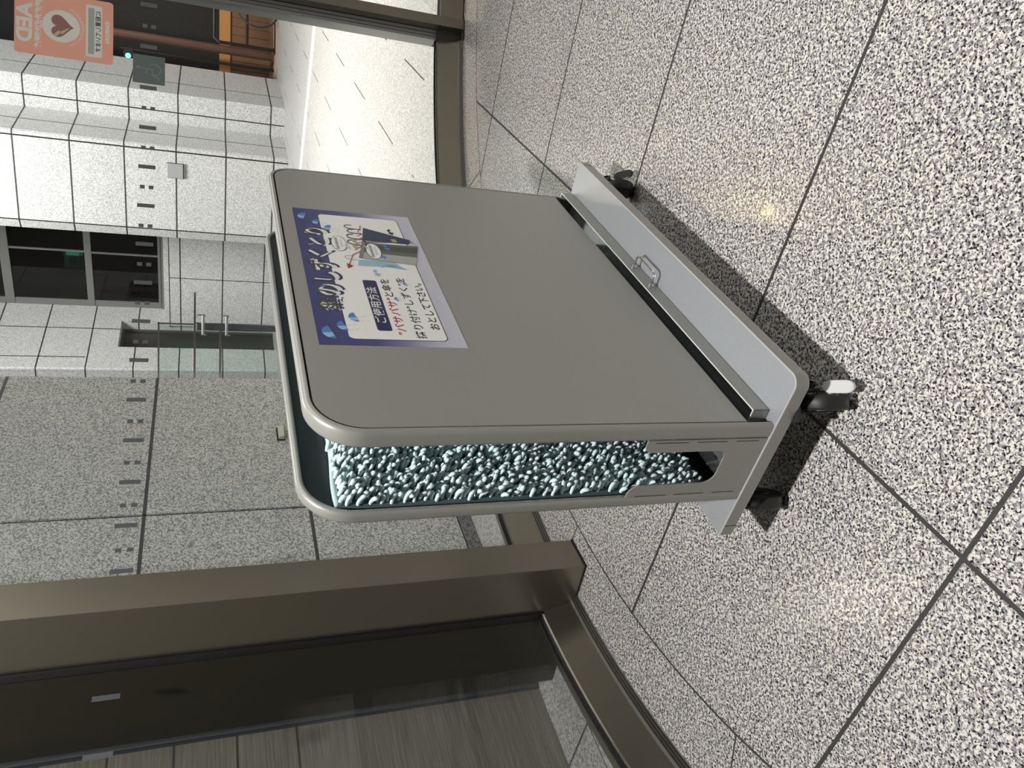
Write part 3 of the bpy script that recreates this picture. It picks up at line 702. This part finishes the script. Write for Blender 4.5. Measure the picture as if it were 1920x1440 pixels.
# drip tray with handle
TY0, TY1, TX0, TX1, TZ = .0885, .262, .030, 1.036, .183
b = MB()
b.box(TX0, TX1, TY0, TY0+.0022, ZT+.002, TZ); b.box(TX0, TX0+.0022, TY0, TY1, ZT+.002, TZ); b.box(TX1-.0022, TX1, TY0, TY1, ZT+.002, TZ)
b.box(TX0, TX1, TY1-.002, TY1, ZT+.002, TZ); b.cur = 2; b.box(TX0+.0022, TX1-.0022, TY0+.0022, TY1-.002, ZT+.002, ZT+.005)
b.cur = 1; b.box(TX0+.0022, TX1-.0022, TY0+.0022, TY0+.0028, ZT+.002, TZ-.0015)
tray = b.build('drip_tray', [M_BODY, mat('wet_dark_tray', (.035, .045, .047), .12), mat('wet_grey_tray', (.13, .14, .145), .10, .3)], ST)
b = MB(); b.box(TX0-.0003, TX1+.0003, TY0-.0003, TY0+.0020, TZ-.0004, TZ+.0009); b.box(TX0-.0003, TX0+.0020, TY0+.0020, TY0+.014, TZ-.0004, TZ+.0009); b.box(TX1-.0020, TX1+.0003, TY0+.0020, TY0+.014, TZ-.0004, TZ+.0009)
b.build('rim', mat('pale_edge', (.80, .81, .81), .3, .2), tray)
HX0, HX1, HY = .496, .588, TY0-.034; hz = .166
path = [(HX0, TY0, hz), (HX0, TY0-.020, hz)]+[(HX0+.012-.012*math.cos(a), HY+.012-.012*math.sin(a), hz) for a in [math.pi/2*k/5 for k in range(6)]]
path += [(HX1-.012+.012*math.sin(a), HY+.012-.012*math.cos(a), hz) for a in [math.pi/2*k/5 for k in range(6)]]+[(HX1, TY0-.020, hz), (HX1, TY0, hz)]
b = MB(); b.smooth = True; b.tube(path, .0031, 12); hd = b.build('handle', M_CHROME, tray); hd['label'] = 'chrome wire handle'
for x in (HX0, HX1):
    b = MB(); b.lathe([(.0062, 0), (.0062, .004), (.004, .006)], (x, TY0, hz), (0, -1, 0), 16); b.build('washer', M_CHROME, hd)
# casters
def caster(px, py, ang, pedal=None, plab=None):
    """swivel caster: pivot at (px,py), trailing direction ang (stand frame)"""
    c = empty('caster', (0, 0, 0)); c.parent = ST; c.location = (px, py, 0); c.rotation_euler = (0, 0, ang)
    R = .0455; off = .026
    b = MB(); b.smooth = True; b.lathe([(R-.012, -.014), (R-.004, -.0145), (R, -.010), (R, .010), (R-.004, .0145), (R-.012, .014)], (off, 0, R), (0, 1, 0), 40); wv = b.build('wheel', M_RUBBER, c)
    b = MB(); b.lathe([(.020, -.016), (.022, 0), (.020, .016)], (off, 0, R), (0, 1, 0), 24)
    wv2 = b.build('hub', mat('dark_grey_plastic', (.045, .045, .047), .4), c)
    b = MB()
    for sy in (-1, 1):
        pts = [(-.022, .100), (.020, .100), (off+.013, R+.004), (off+.010, R-.010), (off-.010, R-.010), (off-.020, R+.012)]
        b.prism(pts, sy*.0175, sy*.0205, lambda x, z, y: (x, y, z))
    b.box(-.024, .024, -.0205, .0205, .097, .101)
    b.build('fork', mat('dark_steel', (.05, .05, .05), .35, .6), c, bevel=.0008)
    b = MB(); b.box(-.036, .036, -.036, .036, .108, ZB); b.lathe([(.022, .100), (.026, .108)], (0, 0, 0), (0, 0, 1), 24); b.build('mounting_plate', mat('dark_steel', (.05, .05, .05), .35, .6), c)
    if pedal:
        b = MB(); b.prism(rrect(-.020, .034, .023, .040, .008), 0, .003, lambda x, y, z: (x, y, .094-max(0, x)*.75+z)); b.prism([(.0, .0205), (.034, .0205), (.034, .026), (.0, .026)], .06, .092)
        b.build('brake_arm', M_BLACKP, c)
        b = MB(); b.prism(rrect(.046, .086, .016, .040, .011, 7), 0, .006, lambda x, y, z: (x, y, .060-(x-.046)*.85+z)); b.box(.046, .052, .006, .024, .048, .054); b.box(.028, .033, .024, .036, .068, .073)
        p = b.build('brake_pedal', M_WHITEP if pedal == 'white' else M_BLACKP, c, bevel=.0015)
        if pedal == 'white': p['label'] = 'white brake pedal'
    return c
VA = math.atan2(-.58, -.81)           # towards the viewer in the stand's frame
caster(.038, .077, VA+.02, 'white')
caster(.064, .342, VA-.1)
caster(1.000, .062, VA+.15, 'black')
caster(1.000, .330, VA+.6)
# chenille pads on the inner faces
def chenille(name, x0, x1, z0, z1, seed):
    g = np.random.default_rng(seed); sp = .0102
    xs = np.arange(x0+.002, x1-.001, sp); zs = np.arange(z0+.004, z1-.004, sp*.93)
    gx, gz = np.meshgrid(xs, zs); gx = gx+((np.arange(len(zs)) % 2)*sp/2)[:, None]
    gx = (gx+g.normal(0, .0019, gx.shape)).ravel(); gz = (gz+g.normal(0, .0019, gz.shape)).ravel(); n_ = len(gx)
    K = 7; S = 7
    out = g.uniform(.012, .025, n_); drop = g.uniform(.001, .013, n_); sx = g.normal(0, .0050, n_)
    rad = g.uniform(.0032, .0041, n_)
    t = np.array([0, .2, .42, .64, .82, .95, 1.0]); rs = np.array([.8, .92, 1, 1.03, .92, .6, .12])
    cx_ = gx[:, None]+sx[:, None]*t**1.3; cy_ = -out[:, None]*np.sin(t*math.pi*.5)[None, :]; cz_ = gz[:, None]-drop[:, None]*t**2
    C_ = np.stack([cx_, cy_, cz_], -1); T = np.gradient(C_, axis=1); T /= np.linalg.norm(T, axis=-1, keepdims=True)
    up = np.array([1., 0, 0]); A_ = np.cross(T, up); A_ /= np.linalg.norm(A_, axis=-1, keepdims=True); B_ = np.cross(T, A_)
    an = np.linspace(0, 2*math.pi, S, endpoint=False)
    V = C_[:, :, None, :]+(A_[:, :, None, :]*np.cos(an)[None, None, :, None]+B_[:, :, None, :]*np.sin(an)[None, None, :, None])*(rad[:, None]*rs[None, :])[:, :, None, None]
    V = V.reshape(-1, 3)
    i = np.arange(K-1)[:, None]*S+np.arange(S)[None, :]; j = np.arange(K-1)[:, None]*S+(np.arange(S)[None, :]+1) % S
    q = np.stack([i, j, j+S, i+S], -1).reshape(-1, 4)
    F = (q[None]+(np.arange(n_)*K*S)[:, None, None]).reshape(-1, 4)
    me = bpy.data.meshes.new(name); me.vertices.add(len(V)); me.vertices.foreach_set('co', V.ravel())
    me.loops.add(F.size); me.loops.foreach_set('vertex_index', F.ravel().astype(np.int32))
    me.polygons.add(len(F)); me.polygons.foreach_set('loop_start', np.arange(0, F.size, 4, dtype=np.int32)); me.polygons.foreach_set('loop_total', np.full(len(F), 4, dtype=np.int32))
    me.polygons.foreach_set('use_smooth', np.ones(len(F), dtype=bool)); me.update(calc_edges=True); me.validate()
    me.materials.append(M_MOP); return me
PX0, PX1, PZ0, PZ1 = .020, 1.030, .236, .912
pile = chenille('chenille_pile', PX0, PX1-.04, PZ0, PZ1+.009, 3)
for side, y, sg_ in (('back', .2655, 1), ('front', .1395, -1)):
    b = MB(); Z1 = PZ1+.006
    n_ = 46; pts = []
    for i in range(n_+1):
        x = PX0+(PX1-PX0)*i/n_; pts.append((x, Z1+.0022*math.sin(x*31)+.002*math.sin(x*13+1)))
    poly = [(PX0, PZ0)]+[(PX1, PZ0)]+pts[::-1]
    b.prism(poly, y, y+sg_*.008, lambda x, z, yy: (x, yy, z))
    cp = b.build('chenille_pad', mat('shaded_teal_backing', (.10, .15, .16), .95, spec=.1), ST); cp['label'] = 'pale teal chenille pad lining the %s panel' % side  # backing coloured darker to put shade between the noodles
    po = bpy.data.objects.new('chenille_pile', pile); COL.objects.link(po); po.parent = cp; po.location = (0, y+.001*sg_, 0); po.scale = (1, sg_, 1); po.location.x = 0 if sg_ > 0 else .04; po['kind'] = 'stuff'
    b = MB(); b.smooth = True; b.tube([(x, y-sg_*.0015, z-.004) for x, z in pts], .0052, 8); b.build('hem', M_HEM, cp)

# poster
PXL, PXR, PYB, PYT = .2385, .8010, .6725, .9355; PW, PH = PXR-PXL, PYT-PYB
def pf(lay): return lambda u, v: (PXL+u*PW, .10285-lay*.00006, PYB+v*PH)
def m_poster():
    m = mat('poster_print', (.05, .05, .2), .35); nt = NT(m)
    tc = nt.n('ShaderNodeTexCoord'); g = nt.xyz(tc.outputs['Generated'])
    c = nt.ramp(g[2], [(0, (.60, .60, .68)), (.12, (.56, .56, .66)), (.26, (.42, .42, .58)), (.42, (.20, .20, .40)), (.62, (.055, .058, .22)), (1, (.035, .040, .165))])
    nt.link(c, nt.b.inputs['Base Color']); return m
b = MB(); b.prism([(0, 0), (1, 0), (1, 1), (0, 1)], 0, 1, lambda u, v, c: (PXL+u*PW, .1033-.0004*c, PYB+v*PH)); poster = b.build('poster', m_poster(), ST); poster['label'] = 'blue and white instruction poster with Japanese text and an umbrella picture'
def pp(name, mb, mt): return mb.build(name, mt, poster)
def rbox(x0, x1, v0, v1, r):
    """rounded box in poster fractions; r in metres"""
    return [(x/PW, y/PH) for x, y in rrect(x0*PW, x1*PW, v0*PH, v1*PH, r)]
def ptext(mb, body, h, u, v, lay, bold=0, width=None):
    """text centred at (u,v), h = size in metres"""
    vs, fs = text_mesh(body, h, bold=bold)
    if width:
        a, c_ = min(x for x, y in vs), max(x for x, y in vs); k_ = width*PW/(c_-a); mid = (a+c_)/2; vs = [((x-mid)*k_, y) for x, y in vs]
    f = pf(lay); mb.add([f(u+x/PW, v+y/PH) for x, y in vs], fs)
M_INK = mat('black_ink', (.012, .012, .014), .4); M_PWHITE = mat('poster_white', (.90, .90, .885), .35); M_NAVY = mat('navy_ink', (.012, .012, .085), .35)
M_NAVY2 = mat('slate_navy_ink', (.018, .030, .085), .35); M_CHAR = mat('charcoal_ink', (.055, .055, .05), .4); M_LETW = mat('letter_white', (.80, .81, .79), .35)
M_RED = mat('red_ink', (.42, .025, .03), .4); M_LB = mat('light_blue_ink', (.33, .52, .66), .4); M_MB = mat('mid_blue_ink', (.07, .22, .52), .4); M_SKY = mat('sky_blue_ink', (.30, .52, .80), .4)
M_GREYINK = mat('grey_ink', (.25, .25, .25), .4); M_YINK = mat('khaki_ink', (.40, .40, .17), .4); M_BOXG = mat('box_grey_ink', (.22, .23, .20), .4)
b = MB(); b.flat(rbox(.034, .960, .117, .797, .012), pf(1)); pp('panel_outline', b, M_INK)
b = MB(); b.flat(rbox(.037, .957, .123, .797, .011), pf(2)); pp('white_panel', b, M_PWHITE)
# title: three offset layers
title = '傘のしずくとり'
for nm, mt, lay, du, dv_, bold in (('title_shadow', M_NAVY2, 3, .012, -.058, .0009), ('title_outline', M_LETW, 4, .004, -.024, .0016), ('title_letters', M_CHAR, 5, 0, 0, .0006)):
    b = MB(); ptext(b, title, .0525, .508+du, .862+dv_, lay, bold=bold, width=.62); pp(nm, b, mt)
b = MB(); b.flat(rbox(.088, .422, .489, .592, .005), pf(3)); pp('method_box', b, M_NAVY)
b = MB(); ptext(b, 'ご使用方法', .0215, .255, .540, 4, bold=.0003, width=.235); pp('method_text', b, M_LETW)
b = MB(); ptext(b, '"バサバサ"', .0205, .185, .420, 3, bold=.0004, width=.235); pp('red_words', b, M_RED)
b = MB(); ptext(b, 'と傘を', .0205, .375, .420, 3, bold=.0003, width=.125); ptext(b, '擦り付け"しずく"を', .0205, .250, .294, 3, bold=.0003, width=.405); ptext(b, 'おとして下さい。', .0205, .262, .172, 3, bold=.0004, width=.315); pp('instruction_text', b, M_INK)
# little umbrellas
def brolly(par, u, v, s, tilt, name='small_umbrella', lay=6):
    ca, sa = math.cos(tilt), math.sin(tilt)
    def tr(l): return [(u+(x*ca-y*sa)*s/PW, v+(x*sa+y*ca)*s/PH) for x, y in l]
    e = MB(); top = [(math.cos(math.radians(a)), .85*math.sin(math.radians(a))) for a in range(0, 181, 15)]
    e.flat(tr(top), pf(lay)); o_ = pp(name, e, M_SKY)
    e = MB(); e.flat(tr([(0, .02)]+[(math.cos(math.radians(a)), .85*math.sin(math.radians(a))) for a in range(0, 76, 15)]+[(.1, .84)]), pf(lay+1)); e.flat(tr([(-1, .02), (-.9, .36), (-.72, .57), (-.62, .02)]), pf(lay+1)); e.build('shaded_gore', M_MB, o_)
    e = MB(); add_stroke(e, tr([(0, 1.05), (0, -1.1), (.12, -1.25), (.25, -1.1)]), .0010/PW*.5, pf(lay+2)); add_stroke(e, tr([(-.9, -.25), (-.92, -.65)]), .0009/PW*.5, pf(lay+2)); add_stroke(e, tr([(-.92, -.9), (-.94, -1.2)]), .0009/PW*.5, pf(lay+2)); e.build('shaft_and_drips', M_GREYINK, o_)
brolly(poster, .072, .900, .0205, .25); brolly(poster, .112, .805, .0165, .25); brolly(poster, .166, .715, .0160, .2)
brolly(poster, .925, .912, .0175, -.25); brolly(poster, .878, .812, .0145, -.25); brolly(poster, .832, .725, .0150, -.2)
brolly(poster, .296, .372, .0080, .2, 'tiny_umbrella'); brolly(poster, .408, .262, .0080, .2, 'tiny_umbrella')
# picture of the stand in use
b = MB(); b.flat([(.742, .488), (.858, .445), (.775, .075), (.735, .1)], pf(6)); b.flat([(.706, .50), (.742, .488), (.74, .46), (.70, .46)], pf(6)); pp('navy_umbrella', b, M_NAVY2)
b = MB()
for pts, w_ in (([(.800, .47), (.803, .55), (.812, .585), (.826, .585), (.835, .56), (.836, .53)], .0075), ([(.838, .47), (.842, .56), (.853, .60), (.868, .595), (.874, .565), (.872, .54)], .0070), ([(.75, .47), (.752, .56), (.765, .60), (.785, .595), (.79, .55)], .009), ([(.70, .47), (.70, .56), (.715, .61), (.735, .60), (.74, .55)], .009)): add_stroke(b, smooth(pts), w_, pf(6))
pp('umbrella_crooks', b, M_NAVY2)
for q in ([(.715, .565), (.742, .575), (.745, .545), (.716, .535)], [(.668, .575), (.695, .585), (.70, .55), (.67, .54)], [(.745, .235), (.772, .245), (.772, .20), (.747, .195)]): b = MB(); b.flat(q, pf(9)); pp('hand', b, M_YINK)
b = MB(); b.flat([(.528, .588), (.575, .57), (.588, .30), (.532, .24)], pf(6)); b.flat([(.532, .36), (.56, .36), (.522, .20), (.518, .24)], pf(6)); add_stroke(b, smooth([(.572, .57), (.578, .645), (.590, .672), (.602, .66), (.604, .60)]), .006, pf(6)); pp('light_umbrella', b, M_LB)
# box: shaded body drawn as bands
bx = MB(); NB = 10
for i in range(NB):
    t0, t1 = i/NB, (i+1)/NB
    def edge(t): return ((.588+(.722-.588)*t, .535+(.468-.535)*t), (.560+(.722-.560)*t, .115+(.030-.115)*t))
    (a0, a1), (c0, c1) = edge(t0), edge(t1)
    bx.cur = min(3, abs(i-7)//2) if i > 3 else 3
    bx.flat([a0, c0, c1, a1], pf(7))
pp('drawn_box', bx, [mat('ink_grey_a', (.06, .065, .06), .4), mat('ink_grey_b', (.12, .125, .11), .4), mat('ink_grey_c', (.24, .245, .22), .4), mat('ink_grey_d', (.42, .43, .40), .4)])
b = MB(); b.flat([(.590, .562), (.735, .490), (.722, .468), (.588, .535)], pf(8)); b.flat([(.735, .490), (.765, .08), (.752, .05), (.722, .468)], pf(5)); pp('drawn_box_rim', b, M_BOXG)
b = MB()
for pts in ([(.588, .535), (.722, .468), (.722, .030), (.560, .115), (.588, .535)], [(.590, .562), (.735, .490)], [(.722, .030), (.775, .085)]): add_stroke(b, pts, .0016, pf(9))
pp('drawn_box_lines', b, M_INK)
b = MB(); add_stroke(b, [(.880, .462), (.845, .475), (.815, .505), (.80, .47), (.775, .525), (.765, .475), (.742, .54), (.728, .49), (.705, .555), (.69, .51), (.655, .575), (.643, .535), (.615, .60), (.53, .655)], .0065, pf(10)); b.flat([(.500, .672), (.543, .672), (.525, .625)], pf(10)); pp('red_zigzag_arrow', b, M_RED)
for (u, v, tu, tv) in ((.702, .688, .655, .60), (.655, .425, .700, .50)):
    b = MB(); b.flat(circle(u, v, .064, .062), pf(11)); b.flat([(u+(tu-u)*.3-.012, v+(tv-v)*.45), (tu, tv), (u+(tu-u)*.3+.016, v+(tv-v)*.45)], pf(11)); sb = pp('speech_bubble', b, M_INK)
    b = MB(); b.flat(circle(u, v, .0615, .0575), pf(12)); b.flat([(u+(tu-u)*.3-.009, v+(tv-v)*.45), (u+(tu-u)*.96, v+(tv-v)*.96), (u+(tu-u)*.3+.013, v+(tv-v)*.45)], pf(12)); b.build('bubble_fill', M_PWHITE, sb)
    b = MB(); ptext(b, 'BASABASA!', .0085, u, v+.016, 13, bold=.0002, width=.095); ptext(b, 'すりすり', .0065, u, v-.022, 13, width=.06); b.build('bubble_text', M_INK, sb)
for (u, v), mt in zip(((.838, .215), (.695, .300), (.622, .355), (.549, .405), (.480, .457)), (M_INK, M_MB, M_MB, M_SKY, M_LB)):
    b = MB(); b.flat([(u+.026, v+.012), (u+.010, v+.032), (u-.006, v+.012), (u-.012, v+.030), (u-.028, v-.006), (u-.004, v-.022), (u-.005, v-.004), (u+.008, v+.012), (u+.017, v-.006)], pf(9)); pp('curl_arrow', b, mt)
